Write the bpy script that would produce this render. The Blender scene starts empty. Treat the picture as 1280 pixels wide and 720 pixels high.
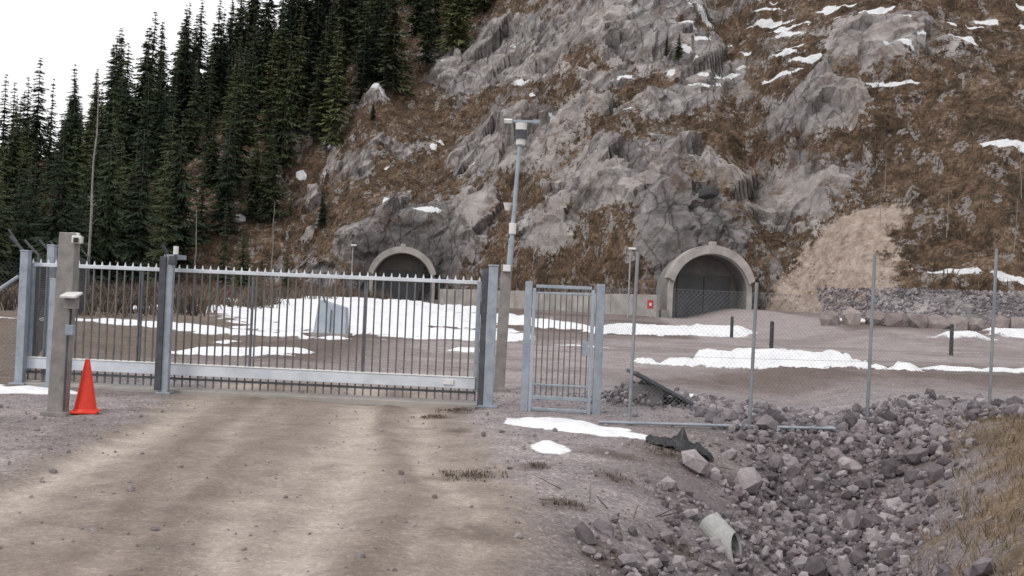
import bpy, math, random
import numpy as np
from mathutils import Vector, Matrix
random.seed(7)
rng = np.random.default_rng(7)
scene = bpy.context.scene

# ------------------------------------------------------------------ noise
def _h(ix, iy, iz, s):
    n = (ix*374761393 + iy*668265263 + iz*1274126177 + s*974711) & 0x7fffffff
    n = ((n ^ (n >> 13))*1274126177) & 0x7fffffff
    n = ((n ^ (n >> 16))*668265263) & 0x7fffffff
    return ((n ^ (n >> 15)) & 0xffffff)/float(0xffffff)
def vn(x, y, z=0.0, s=0):
    x, y, z = np.broadcast_arrays(np.asarray(x, float), np.asarray(y, float), np.asarray(z, float))
    ix, iy, iz = np.floor(x).astype(np.int64), np.floor(y).astype(np.int64), np.floor(z).astype(np.int64)
    fx, fy, fz = x-ix, y-iy, z-iz
    fx, fy, fz = fx*fx*(3-2*fx), fy*fy*(3-2*fy), fz*fz*(3-2*fz)
    r = 0
    for a in (0, 1):
        wa = fx if a else 1-fx
        for b in (0, 1):
            wb = fy if b else 1-fy
            for c in (0, 1):
                wc = fz if c else 1-fz
                r = r + wa*wb*wc*_h(ix+a, iy+b, iz+c, s)
    return r
def fbm(x, y, z=0.0, o=4, s=0):
    r, a, t = 0, 1.0, 0
    for i in range(o):
        r = r + a*vn(x*2**i, y*2**i, np.asarray(z)*2**i, s+i*17); t += a; a *= .5
    return r/t
def voro(x, y, z, s=0):
    ix, iy, iz = np.floor(x).astype(np.int64), np.floor(y).astype(np.int64), np.floor(z).astype(np.int64)
    f1 = np.full(x.shape, 9.0); f2 = np.full(x.shape, 9.0); cid = np.zeros(x.shape)
    ox = np.zeros(x.shape); oz = np.zeros(x.shape)
    for a in (-1, 0, 1):
        for b in (-1, 0, 1):
            for c in (-1, 0, 1):
                jx, jy, jz = ix+a, iy+b, iz+c
                ex = jx+_h(jx, jy, jz, s)-x; ey = jy+_h(jx, jy, jz, s+1)-y; ez = jz+_h(jx, jy, jz, s+2)-z
                d = np.sqrt(ex**2+ey**2+ez**2)
                h = _h(jx, jy, jz, s+3)
                m = d < f1
                f2 = np.where(m, f1, np.minimum(f2, d)); cid = np.where(m, h, cid); f1 = np.where(m, d, f1)
                ox = np.where(m, -ex, ox); oz = np.where(m, -ez, oz)
    tilt = ox*((cid*57.31) % 1-.5)*2+oz*((cid*91.77) % 1-.5)*2
    return f1, f2, cid, tilt
def ss(a, b, x):
    t = np.clip((x-a)/(b-a), 0, 1); return t*t*(3-2*t)

# ------------------------------------------------------------------ materials
def new_mat(name):
    m = bpy.data.materials.new(name); m.use_nodes = True
    nt = m.node_tree; b = nt.nodes['Principled BSDF']
    return m, nt, b
def N(nt, t, **k):
    n = nt.nodes.new(t)
    for a, v in k.items(): setattr(n, a, v)
    return n
def L(nt, a, b): nt.links.new(a, b)
def mixc(nt, fac, a, b, mode='MIX'):
    n = nt.nodes.new('ShaderNodeMix'); n.data_type = 'RGBA'; n.blend_type = mode
    for sock, v in zip((n.inputs[0], n.inputs[6], n.inputs[7]), (fac, a, b)):
        if isinstance(v, (int, float)): sock.default_value = v
        elif isinstance(v, tuple): sock.default_value = (*v, 1) if len(v) == 3 else v
        else: nt.links.new(v, sock)
    return n.outputs[2]
def ramp(nt, src, stops):
    r = nt.nodes.new('ShaderNodeValToRGB'); e = r.color_ramp.elements
    while len(e) < len(stops): e.new(.5)
    for el, (p, c) in zip(e, stops):
        el.position = p; el.color = (*c, 1) if isinstance(c, tuple) else (c, c, c, 1)
    nt.links.new(src, r.inputs[0]); return r.outputs[0]
def noise(nt, scale, detail=4, rough=.6, vec=None, dist=0.0):
    n = N(nt, 'ShaderNodeTexNoise'); n.inputs['Scale'].default_value = scale
    n.inputs['Detail'].default_value = detail; n.inputs['Roughness'].default_value = rough
    n.inputs['Distortion'].default_value = dist
    if vec is None:
        vec = nt.nodes.new('ShaderNodeNewGeometry').outputs['Position']
    nt.links.new(vec, n.inputs['Vector']); return n.outputs[0]
def mth(nt, op, a, b=0.0, clamp=False):
    n = nt.nodes.new('ShaderNodeMath'); n.operation = op; n.use_clamp = clamp
    for s, v in zip(n.inputs, (a, b)):
        if isinstance(v, (int, float)): s.default_value = v
        else: nt.links.new(v, s)
    return n.outputs[0]
def bump(nt, b, h, strength, dist):
    n = N(nt, 'ShaderNodeBump'); n.inputs['Strength'].default_value = strength; n.inputs['Distance'].default_value = dist
    nt.links.new(h, n.inputs['Height'])
    nt.links.new(n.outputs[0], b.inputs['Normal']); return n.outputs[0]

def simple(name, c1, c2, scale=8, rough=.7, metal=0.0, bmp=.2, bd=.01):
    m, nt, b = new_mat(name)
    f = ramp(nt, noise(nt, scale, 4, .65), [(.32, 0.0), (.68, 1.0)])
    L(nt, mixc(nt, f, c1, c2), b.inputs['Base Color'])
    b.inputs['Roughness'].default_value = rough; b.inputs['Metallic'].default_value = metal
    if bmp > .15: bump(nt, b, noise(nt, scale*6, 3, .6), bmp, bd)
    return m
M_galv = simple('galvanised_steel', (.25, .29, .34), (.38, .42, .47), 6, .5, .35, .1, .004)
M_galvd = simple('dark_steel', (.05, .055, .065), (.10, .105, .12), 6, .55, .3, .1, .004)
M_post = simple('fence_post_steel', (.20, .215, .235), (.30, .315, .335), 3, .6, .3, .1, .004)
M_bar = simple('picket_steel', (.09, .095, .11), (.17, .18, .20), 6, .5, .4, .1, .003)
M_beam = simple('beam_painted', (.50, .54, .60), (.66, .70, .76), 3, .5, .1, .1, .004)
M_taupe = simple('weathered_post', (.18, .17, .165), (.29, .275, .26), 5, .7, .1, .3, .006)
M_white = simple('white_plastic', (.6, .6, .6), (.75, .75, .74), 5, .45, 0, .05, .002)
M_black = simple('black_plastic', (.012, .012, .014), (.03, .03, .034), 8, .5, 0, .1, .003)
M_orange = simple('cone_orange', (.80, .045, .012), (.62, .03, .015), 10, .5, 0, .1, .003)
M_red = simple('red_sign_paint', (.45, .02, .02), (.35, .02, .02), 10, .5)
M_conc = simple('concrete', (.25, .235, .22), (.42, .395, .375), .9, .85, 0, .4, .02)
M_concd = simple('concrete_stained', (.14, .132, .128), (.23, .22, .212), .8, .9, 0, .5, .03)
M_door = simple('portal_door_steel', (.085, .088, .092), (.13, .133, .137), .8, .6, .1, .1, .005)
M_dark = simple('dark_stile_hole_shade', (.03, .03, .032), (.05, .05, .055), 2, .7)  # dark door stile; on the vent box it paints the hole's shade
M_pipe = simple('pipe_concrete', (.26, .265, .26), (.40, .40, .39), 9, .7, 0, .3, .006)
M_bark = simple('bark', (.05, .04, .035), (.12, .10, .09), 5, .9, 0, .5, .02)
M_birch = simple('birch_bark', (.30, .28, .26), (.16, .15, .14), 3, .85, 0, .3, .01)
M_blue = simple('cabinet_steel', (.30, .35, .41), (.40, .45, .51), 3, .5, .2, .1, .004)

def mat_var(name, cols, attr='rnd', rough=.9, nscale=12, bmp=.4, bd=.01):
    m, nt, b = new_mat(name)
    a = N(nt, 'ShaderNodeAttribute'); a.attribute_name = attr
    c = ramp(nt, a.outputs['Fac'], [(i/(len(cols)-1), c) for i, c in enumerate(cols)])
    n = ramp(nt, noise(nt, nscale, 4, .7), [(.25, .62), (.75, 1.25)])
    L(nt, mixc(nt, 1.0, c, n, 'MULTIPLY'), b.inputs['Base Color'])
    b.inputs['Roughness'].default_value = rough
    if bmp: bump(nt, b, noise(nt, nscale*4, 3, .65), bmp, bd)
    return m
M_stone = mat_var('crushed_stone', [(.075, .063, .07), (.13, .112, .122), (.19, .166, .178), (.25, .22, .232), (.37, .335, .345)])
M_gravel = mat_var('gravel_stone', [(.15, .13, .133), (.24, .21, .217), (.36, .325, .33)], nscale=20, bmp=0)
M_screes = mat_var('scree_stone', [(.24, .185, .155), (.36, .29, .25), (.48, .40, .355)], nscale=5, bmp=0)
M_boulder = mat_var('boulder_rock', [(.22, .18, .172), (.33, .28, .262)], nscale=3, bmp=.8, bd=.06)
M_brush = mat_var('dead_brush', [(.035, .026, .02), (.095, .064, .044), (.19, .142, .105), (.06, .055, .03)], nscale=1, bmp=0)
M_grass = mat_var('dry_grass', [(.10, .06, .035), (.20, .135, .08), (.30, .22, .14), (.08, .08, .03)], nscale=3, bmp=0)

m, nt, b = new_mat('spruce_needles'); M_spruce = m
oi = N(nt, 'ShaderNodeObjectInfo')
c = ramp(nt, oi.outputs['Random'], [(0, (.021, .032, .020)), (.5, (.034, .050, .027)), (.8, (.052, .064, .032)), (1, (.088, .102, .045))])
n = ramp(nt, noise(nt, .9, 3, .7), [(.3, .6), (.7, 1.7)])
L(nt, mixc(nt, 1.0, c, n, 'MULTIPLY'), b.inputs['Base Color'])
b.inputs['Roughness'].default_value = .85; b.inputs['Specular IOR Level'].default_value = .15

def snow_nodes(nt):
    return ramp(nt, noise(nt, 1.3, 4, .6), [(.3, (.70, .72, .76)), (.7, (.86, .87, .89))])

# ground
M_ground, nt, b = new_mat('ground_surface')
a = N(nt, 'ShaderNodeAttribute'); a.attribute_name = 'Col'
sa = N(nt, 'ShaderNodeAttribute'); sa.attribute_name = 'snow'
ra = N(nt, 'ShaderNodeAttribute'); ra.attribute_name = 'road'
n1 = ramp(nt, noise(nt, 24, 5, .75), [(.3, .60), (.7, 1.35)])
n2 = ramp(nt, noise(nt, 2.2, 5, .7, dist=.4), [(.3, .76), (.7, 1.22)])
v = N(nt, 'ShaderNodeTexVoronoi'); v.inputs['Scale'].default_value = 34
L(nt, nt.nodes.new('ShaderNodeNewGeometry').outputs['Position'], v.inputs['Vector'])
sepv = N(nt, 'ShaderNodeSeparateColor'); L(nt, v.outputs['Color'], sepv.inputs[0])
peb = ramp(nt, sepv.outputs[0], [(0, .68), (.7, 1.0), (1, 1.55)])
pfac = mth(nt, 'SUBTRACT', 1.0, mth(nt, 'MULTIPLY', ra.outputs['Fac'], .5))
c = mixc(nt, pfac, a.outputs['Color'], n1, 'MULTIPLY')
c = mixc(nt, 1.0, c, n2, 'MULTIPLY')
c = mixc(nt, mth(nt, 'MULTIPLY', pfac, .7), c, peb, 'MULTIPLY')
nsn = noise(nt, 7, 4, .7)
smask = ramp(nt, mth(nt, 'ADD', sa.outputs['Fac'], mth(nt, 'MULTIPLY', mth(nt, 'SUBTRACT', nsn, .5), 1.1)), [(.40, 0.0), (.56, 1.0)])
sncol = mixc(nt, ramp(nt, nsn, [(.50, 0.0), (.75, .5)]), snow_nodes(nt), (.45, .41, .39))
c = mixc(nt, smask, c, sncol)
L(nt, c, b.inputs['Base Color']); b.inputs['Roughness'].default_value = .88
b.inputs['Specular IOR Level'].default_value = .25
hh = mth(nt, 'MULTIPLY', mth(nt, 'ADD', v.outputs['Distance'], n1), mth(nt, 'MULTIPLY', pfac, mth(nt, 'SUBTRACT', 1.15, smask)))
bump(nt, b, hh, .5, .02)

# hill
M_hill, nt, b = new_mat('hillside_surface')
mk = N(nt, 'ShaderNodeAttribute'); mk.attribute_name = 'Mask'
sp = N(nt, 'ShaderNodeSeparateColor'); L(nt, mk.outputs['Color'], sp.inputs[0])
pl = N(nt, 'ShaderNodeAttribute'); pl.attribute_name = 'pale'
dk = N(nt, 'ShaderNodeAttribute'); dk.attribute_name = 'shade_dark_rock'  # recess shade painted in, plus dark shotcrete and random dark blocks
pos = nt.nodes.new('ShaderNodeNewGeometry').outputs['Position']
mp = N(nt, 'ShaderNodeMapping'); mp.inputs['Scale'].default_value = (1, .5, .5); mp.inputs['Rotation'].default_value = (.2, .45, .1)
L(nt, pos, mp.inputs[0])
rbase = ramp(nt, noise(nt, .5, 7, .72, dist=.4), [(.28, (.11, .104, .106)), (.42, (.24, .228, .228)), (.56, (.38, .362, .36)), (.74, (.56, .54, .53))])
nz = N(nt, 'ShaderNodeTexNoise'); nz.inputs['Scale'].default_value = .8; nz.inputs['Detail'].default_value = 2
L(nt, pos, nz.inputs['Vector'])
warp = N(nt, 'ShaderNodeVectorMath'); warp.operation = 'ADD'
vc = N(nt, 'ShaderNodeTexVoronoi'); vc.feature = 'DISTANCE_TO_EDGE'; vc.inputs['Scale'].default_value = .62
L(nt, mp.outputs[0], warp.inputs[0]); L(nt, nz.outputs['Color'], warp.inputs[1]); L(nt, warp.outputs[0], vc.inputs['Vector'])
crack = ramp(nt, vc.outputs['Distance'], [(0.0, .2), (.03, .7), (.08, 1.0)])
vc2 = N(nt, 'ShaderNodeTexVoronoi'); vc2.feature = 'F1'; vc2.inputs['Scale'].default_value = 1.7
L(nt, warp.outputs[0], vc2.inputs['Vector'])
s2 = N(nt, 'ShaderNodeSeparateColor'); L(nt, vc2.outputs['Color'], s2.inputs[0])
facet = ramp(nt, s2.outputs[0], [(0, .72), (1, 1.25)])
rock = mixc(nt, .8, mixc(nt, .85, rbase, crack, 'MULTIPLY'), facet, 'MULTIPLY')
rock = mixc(nt, mth(nt, 'MULTIPLY', pl.outputs['Fac'], .65), rock, (.47, .43, .41))
nv = noise(nt, .4, 6, .78, dist=.8)
rust = ramp(nt, nv, [(.51, 0.0), (.65, .75)])
rock = mixc(nt, rust, rock, (.15, .10, .075))
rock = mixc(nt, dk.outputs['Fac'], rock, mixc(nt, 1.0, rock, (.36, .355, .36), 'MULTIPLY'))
vegA = ramp(nt, nv, [(.30, (.03, .028, .019)), (.42, (.074, .052, .035)), (.52, (.13, .085, .058)), (.62, (.20, .145, .10)), (.74, (.10, .09, .045))])
nf = noise(nt, 3.2, 5, .8)
vegB = ramp(nt, nf, [(.34, .30), (.5, .95), (.68, 1.8)])
veg = mixc(nt, 1.0, vegA, vegB, 'MULTIPLY')
chip = ramp(nt, mth(nt, 'MULTIPLY', s2.outputs[1], nf), [(.42, 0.0), (.49, .85)])
veg = mixc(nt, chip, veg, (.32, .30, .295))
nfi = noise(nt, 1.3, 6, .78)
fine = mth(nt, 'MULTIPLY', mth(nt, 'SUBTRACT', nfi, .5), 2.6)
rm = ramp(nt, mth(nt, 'ADD', sp.outputs[0], fine), [(.44, 0.0), (.54, 1.0)])
c = mixc(nt, rm, veg, rock)
scr = mixc(nt, 1.0, ramp(nt, nfi, [(.35, (.27, .205, .165)), (.5, (.44, .355, .30)), (.65, (.55, .465, .41))]), ramp(nt, nf, [(.3, .7), (.7, 1.15)]), 'MULTIPLY')
c = mixc(nt, ramp(nt, mth(nt, 'ADD', sp.outputs[2], mth(nt, 'MULTIPLY', fine, .8)), [(.35, 0.0), (.65, 1.0)]), c, scr)
c = mixc(nt, ramp(nt, mth(nt, 'ADD', sp.outputs[1], mth(nt, 'MULTIPLY', fine, .6)), [(.5, 0.0), (.56, 1.0)]), c, (.82, .84, .87))
L(nt, c, b.inputs['Base Color']); b.inputs['Roughness'].default_value = .92
b.inputs['Specular IOR Level'].default_value = .2
bump(nt, b, nfi, .9, .5)

# ------------------------------------------------------------------ builders
def empty(name, loc=(0, 0, 0)):
    e = bpy.data.objects.new(name, None); e.empty_display_size = .3
    scene.collection.objects.link(e); e.location = loc; return e
def obj(name, vs, fs, mat, parent=None, smooth=False, bevel=0):
    if parent is not None:
        o = parent.location; vs = [(v[0]-o.x, v[1]-o.y, v[2]-o.z) for v in vs]
    me = bpy.data.meshes.new(name); me.from_pydata(vs, [], fs); me.update()
    ob = bpy.data.objects.new(name, me); scene.collection.objects.link(ob)
    if mat: me.materials.append(mat)
    if parent is not None: ob.parent = parent
    if smooth: me.polygons.foreach_set('use_smooth', [True]*len(me.polygons))
    if bevel:
        md = ob.modifiers.new('bevel', 'BEVEL'); md.width = bevel; md.segments = 2; md.limit_method = 'ANGLE'
    return ob
def boxg(c, s, yaw=0, tilt=None):
    vs = []
    R = Matrix.Rotation(yaw, 3, 'Z')
    if tilt is not None: R = R @ tilt
    for x in (-.5, .5):
        for y in (-.5, .5):
            for z in (-.5, .5):
                vs.append(tuple(Vector(c)+R @ Vector((x*s[0], y*s[1], z*s[2]))))
    return vs, [(0, 1, 3, 2), (4, 6, 7, 5), (0, 4, 5, 1), (2, 3, 7, 6), (0, 2, 6, 4), (1, 5, 7, 3)]
def tubeg(p0, p1, r0, r1=None, n=8):
    r1 = r0 if r1 is None else r1
    p0, p1 = Vector(p0), Vector(p1); d = (p1-p0).normalized()
    u = d.orthogonal().normalized(); w = d.cross(u); vs = []
    for p, r in ((p0, r0), (p1, r1)):
        for i in range(n):
            t = 2*math.pi*i/n; vs.append(tuple(p+u*(r*math.cos(t))+w*(r*math.sin(t))))
    fs = [(i, (i+1) % n, n+(i+1) % n, n+i) for i in range(n)]
    fs += [tuple(range(n))[::-1], tuple(range(n, 2*n))]
    return vs, fs
def join(parts):
    V, F = [], []
    for v, f in parts:
        o = len(V); V += v; F += [tuple(i+o for i in q) for q in f]
    return V, F
def box(name, c, s, mat, parent=None, yaw=0, bevel=.006, tilt=None):
    v, f = boxg(c, s, yaw, tilt); return obj(name, v, f, mat, parent, bevel=bevel)
def tube(name, p0, p1, r, mat, parent=None, r1=None, n=12):
    v, f = tubeg(p0, p1, r, r1, n); return obj(name, v, f, mat, parent, smooth=False)

# ------------------------------------------------------------------ terrain
def ditch_x(Y): return 2.95+(np.clip(Y, 4, 15)-9)*.36
def g0(X, Y):
    X = np.asarray(X, float); Y = np.asarray(Y, float)
    z = .0167*np.clip(Y-18, 0, 60)
    z = z + ss(38, 52, Y)*.85*ss(12.5, 17, X)
    dx = X-ditch_x(Y)
    w = np.where(dx < 0, 1.35, 1.15)
    z = z - .9*np.exp(-(dx/w)**2)*ss(4, 7.5, Y)*(1-ss(12.3, 14.2, Y))
    z = z + .36*ss(.8, 2.6, dx)*(1-ss(20, 30, Y))
    z = z - .22*ss(3.5, 6, X)*ss(14.5, 17, Y)*(1-ss(21, 25, Y))
    z = z + .25*ss(-7, -14, X)*ss(12, 20, Y)*(1-ss(35, 50, Y))
    return z
def roadc(Y): return -1.75-(Y-5)*.105
# snow patches: cx, cy, rx, ry, rot, thickness
SN = [(.95, 13.45, .8, .62, -.35, .07), (.5, 11.3, .22, .5, .2, .05), (1.55, 12.95, .6, .28, -.25, .05),
      (7.3, 26.8, 3.1, .75, -.05, .40), (5.3, 26.6, 1.3, .6, 0, .2), (12.6, 28.6, 1.2, .6, .1, .12), (15.4, 29, 1.6, .7, 0, .16),
      (-7.4, 15.0, .75, .55, 0, .07), (-8.6, 15.2, .9, .5, 0, .07), (-7.1, 24.3, 1.4, .8, .1, .14), (-5.9, 25.3, .9, .5, .1, .1),
      (-11, 31.5, 5.5, 1.1, .05, .12), (-7.6, 45, 6.2, 13, .12, .3), (-10, 68, 8, 20, .25, .35), (-3.2, 36.5, 3.9, 3.6, .2, .22), (-16, 50, 4, 5, 0, .2),
      (-3.6, 50, 2.5, 8, .2, .2), (1.6, 50, 2.4, 4.2, .3, .2), (7.6, 46.5, 3.8, 2.6, .15, .3), (10, 50, 2.6, 2.2, 0, .3), (4.8, 44, 2, 1.3, 0, .2),
      (-1.2, 28.6, .9, .4, 0, .08), (3.3, 18.6, .5, .25, 0, .07), (2.6, 33, 1.2, .35, .1, .06),
      (20.5, 44.5, 1.4, .5, 0, .3), (25.5, 46.5, 3.4, 1.1, 0, .4), (17.5, 50.2, 1.2, .5, 0, .25)]
def snowf(X, Y):
    S = np.full(X.shape, -9.0); T = np.zeros(X.shape)
    nn = fbm(X*1.6, Y*1.2, 0, 4, 31)-.5; nf = fbm(X*.35, Y*.22, 0, 4, 77)-.5
    for cx, cy, rx, ry, rot, th in SN:
        dx, dy = X-cx, Y-cy; c_, s_ = math.cos(rot), math.sin(rot)
        r = np.sqrt(((dx*c_+dy*s_)/rx)**2+((-dx*s_+dy*c_)/ry)**2)
        m = min(rx, ry)
        v_ = (1-r)*m + nn*m*(1.5 if m < 1.5 else .6) + nf*m*(.0 if m < 1.5 else 1.2)
        T = np.where(v_ > S, th*np.clip(v_/(m*.6), 0, 1), T); S = np.maximum(S, v_)
    w = .1+.006*np.clip(Y-15, 0, 100)
    return np.clip(S/w*.5+.5, 0, 1), T

def axis(dense0, dense1, step, lo, hi, grow=1.06, cap=12):
    a = list(np.arange(dense0, dense1, step)); s = step; x = a[-1]
    while x < hi: s = min(s*grow, cap); x += s; a.append(x)
    s = step; x = a[0]; bck = []
    while x > lo: s = min(s*grow, cap); x -= s; bck.append(x)
    return np.array(bck[::-1]+a)
def grid_faces(nx, ny):
    i = np.arange(ny-1)[:, None]*nx+np.arange(nx-1)[None, :]; i = i.ravel()
    return np.stack([i, i+1, i+1+nx, i+nx], 1)
def grid_obj(name, P, nx, ny, mat, smooth=True):
    me = bpy.data.meshes.new(name); F = grid_faces(nx, ny)
    me.vertices.add(len(P)); me.vertices.foreach_set('co', P.astype(np.float32).ravel())
    me.loops.add(F.size); me.loops.foreach_set('vertex_index', F.astype(np.int32).ravel())
    me.polygons.add(len(F)); me.polygons.foreach_set('loop_start', np.arange(0, F.size, 4, dtype=np.int32))
    me.polygons.foreach_set('loop_total', np.full(len(F), 4, dtype=np.int32))
    me.update(calc_edges=True); me.validate()
    me.polygons.foreach_set('use_smooth', np.full(len(F), smooth))
    me.materials.append(mat)
    o = bpy.data.objects.new(name, me); scene.collection.objects.link(o); return o
def fattr(me, name, arr):
    a_ = me.attributes.new(name, 'FLOAT', 'POINT'); a_.data.foreach_set('value', arr.astype(np.float32).ravel())
def cattr(me, name, arr):
    a_ = me.color_attributes.new(name, 'FLOAT_COLOR', 'POINT')
    a_.data.foreach_set('color', np.concatenate([arr, np.ones((len(arr), 1))], 1).astype(np.float32).ravel())

xs = axis(-9, 9, .085, -700, 700, 1.05, 60)
ys = axis(4.5, 18, .085, -300, 900, 1.018, 60)
XX, YY = np.meshgrid(xs, ys); X, Y = XX.ravel(), YY.ravel()
rc = roadc(Y); wob = (fbm(X*.4, Y*.35, 0, 3, 5)-.5)
off = X-rc+wob*.5
near = 1-ss(20, 40, np.abs(Y-10)+np.clip(np.abs(X)-10, 0, 99))
hw = 2.15
roadm = (1-ss(hw-.25, hw+.35, np.abs(off)+(fbm(X*2, Y*2, 0, 3, 8)-.5)*.5))*(Y < 60)*(1-ss(17.5, 19.5, Y))
cy2 = 20+np.clip(X+3, 0, 40)*.95; r2 = 1-ss(5.5, 8.5, np.abs(Y-np.minimum(cy2+4, 39))+ (fbm(X*.5, Y*.5, 0, 3, 9)-.5)*3)
r2 = r2*ss(-5, -2, X)*(Y > 17.5)
r3 = (1-ss(3.2, 4.2, np.abs(X-(11.5+(Y-40)*.09))))*ss(38, 44, Y)*(Y < 76)
trk = 0
for o_, wd, am in ((-1.5, .24, .8), (-1.05, .13, -.6), (-.75, .10, .35), (-.4, .25, -.6), (.0, .1, .3), (.28, .16, .5), (.72, .22, 1.0), (1.12, .12, -.65), (1.35, .08, .3), (1.6, .2, .5), (-1.9, .18, .4)):
    trk = trk + am*np.exp(-((off-o_-(fbm(Y*.22+o_*9, Y*0, 0, 2, 3)-.5)*.7)/wd)**2)
trk = trk*(.4+1.2*(fbm(X*1.3, Y*.5, 0, 4, 55)))
z = g0(X, Y)
z = z+(fbm(X*.5, Y*.5, 0, 4, 1)-.5)*.10*(1-ss(60, 100, Y)*.3)+(fbm(X*3, Y*3, 0, 4, 2)-.5)*.05*near*(1-.5*roadm)
z = z-.024*np.maximum(trk, 0)*roadm+.022*np.maximum(-trk, 0)*roadm-.03*roadm
snw, th = snowf(X, Y)
z = z+th*ss(.4, 1, snw)*(.8+.5*fbm(X*2.5, Y*2.5, 0, 3, 4))
def C(*c): return np.array(c)[None, :]
gv = C(.275, .243, .250); tan = C(.27, .226, .193)
col = np.repeat(gv, len(X), 0)
def mx(col, m, c): return col*(1-m[:, None])+c*m[:, None]
pat = fbm(X*.45, Y*.45, 0, 5, 12)
col = mx(col, ss(.42, .62, pat)*.65, C(.19, .162, .155))
col = mx(col, ss(.5, .66, fbm(X*1.1, Y*1.1, 0, 4, 13))*.45, C(.36, .322, .312))
bg = ss(19, 24, Y)*(1-np.clip(r2+r3, 0, 1))
col = mx(col, bg*.75, C(.19, .146, .13))
col = mx(col, bg*ss(.5, .6, fbm(X*.3, Y*.25, 0, 4, 19))*.65, C(.11, .08, .064))
col = mx(col, np.clip(r2+r3, 0, 1)*.8, C(.35, .305, .30))
col = mx(col, np.clip(r2, 0, 1)*ss(.52, .62, fbm(X*.25, Y*.6, 0, 3, 87))*.6, C(.22, .185, .18))
col = mx(col, ss(-6.5, -8.5, X)*ss(12, 16, Y)*.7, C(.17, .135, .10))
col = mx(col, roadm*.9, tan)
col = mx(col, roadm*ss(.45, .7, fbm(X*.7, Y*.5, 0, 4, 47))*.5, C(.20, .162, .138))
t_ = np.clip(trk, -1, 1)
col = mx(col, np.clip(t_, 0, 1)*roadm*.8, C(.45, .392, .345))
col = mx(col, np.clip(-t_, 0, 1)*roadm*.75, C(.155, .122, .10))
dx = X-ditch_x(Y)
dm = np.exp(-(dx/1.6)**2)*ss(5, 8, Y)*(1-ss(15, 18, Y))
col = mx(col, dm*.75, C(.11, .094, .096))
gb = ss(1.35, 2.1, dx+(1-ss(8, 11, Y))*.6+(fbm(X*1.5, Y*1.5, 0, 3, 21)-.5)*1.2)*(1-ss(13, 15.5, Y))
col = mx(col, gb*.85, C(.14, .098, .062))
col = mx(col, gb*ss(.5, .6, fbm(X*3, Y*3, 0, 3, 25))*.6, C(.24, .178, .115))
for cx, cy, rx, ry in ((-.7, 14.9, .28, .5), (-.35, 9.6, .35, .28), (.55, 8.6, .2, .2), (2.05, 12.0, .45, .35), (-1.0, 14.1, .2, .3), (2.4, 17, .9, .8), (.3, 10.2, .2, .2), (1.1, 10.0, .25, .2), (-.6, 12.6, .15, .3), (.9, 7.4, .3, .25), (1.5, 8.6, .3, .3), (1.3, 11.3, .5, .3), (-.2, 7.3, .25, .3)):
    m_ = np.clip(1.3-np.sqrt(((X-cx)/rx)**2+((Y-cy)/ry)**2)+(fbm(X*5, Y*5, 0, 3, 29)-.5)*1.4, 0, 1)
    col = mx(col, m_*.7, C(.08, .06, .045))
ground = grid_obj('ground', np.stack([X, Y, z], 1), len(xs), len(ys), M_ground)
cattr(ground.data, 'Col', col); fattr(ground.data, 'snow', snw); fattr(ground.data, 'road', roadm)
GZ = z.reshape(len(ys), len(xs))
def gz(x, y):
    i = np.clip(np.searchsorted(xs, x)-1, 0, len(xs)-2); j = np.clip(np.searchsorted(ys, y)-1, 0, len(ys)-2)
    fx = (x-xs[i])/(xs[i+1]-xs[i]); fy = (y-ys[j])/(ys[j+1]-ys[j])
    return GZ[j, i]*(1-fx)*(1-fy)+GZ[j, i+1]*fx*(1-fy)+GZ[j+1, i]*(1-fx)*fy+GZ[j+1, i+1]*fx*fy

# ------------------------------------------------------------------ hillside
FX = [-300, -40, -18, -11, -6, 0, 9, 14, 18, 24, 32, 50, 120]
FY = [108, 103, 101, 101, 98, 91, 77.5, 75.3, 74.5, 62, 54.5, 48, 38]
def foot(X): return np.interp(X, FX, FY)
def prof(X, d):
    c_ = ss(-26, -17, X)*(1-ss(17.5, 21, X))
    k = np.interp(X, [-120, -60, -40, -20, 0, 20, 120], [.30, .50, .70, .85, .92, .9, .8])
    cl = np.interp(d, [-5, 0, .5, 1.6, 2.6, 4, 400], [-2, 0, 3.5, 6.8, 8.0, 8.9, 8.9+396*.93])
    sl = np.where(d < 3, d*.75, 2.25+(d-3)*k)
    z_ = c_*np.where(d < 4, cl, 8.9+(d-4)*k)+(1-c_)*sl
    cap = np.interp(X, [-140, -82, -64, -52, -44, -30, 0], [9, 14, 25, 38, 50, 64, 75])
    z_ = np.where(z_ > cap-6, cap-6+6*(1-np.exp(-(z_-cap+6)/6)), z_)
    return z_
hx = np.concatenate([np.arange(-170, -46, 2.0), np.arange(-46, 46, .27), np.arange(46, 130, 2.0)])
hd = np.concatenate([np.arange(-1.5, 4, .11), np.arange(4, 52, .26), np.arange(52, 140, 2.0)])
HXg, HDg = np.meshgrid(hx, hd); hX, hD = HXg.ravel(), HDg.ravel()
hY = foot(hX)+hD; hZ = prof(hX, hD)+.8+ss(12.5, 20, hX)*.7
RK = [(-1.5, 20, 8, 5.5), (5.8, 30, 8, 6.5), (-11, 6, 7, 6), (9.2, 12.5, 7.5, 4), (14.5, 6.5, 6, 6.5), (21.5, 12.5, 5, 4.2), (29, 24, 6, 3), (13, 20, 5, 3), (18, 27, 5, 3), (3, 8, 3.5, 2.5), (-4, 8, 3, 3), (-20, 3.5, 4, 2.5), (24, 18, 4, 2), (-8, 30, 4, 4), (0, 36, 10, 4), (14, 34, 8, 3)]
R = np.full(hX.shape, -1.0)
for cx, cz, rx, rz in RK:
    R = np.maximum(R, 1.0-np.sqrt(((hX-cx)/rx)**2+((hZ-cz)/rz)**2))
nb = fbm(hX*.2+hZ*.06, hZ*.26, hY*.1, 6, 40)
rockm = np.clip(.36+R*.95+(nb-.5)*3.6, 0, 1)
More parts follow.
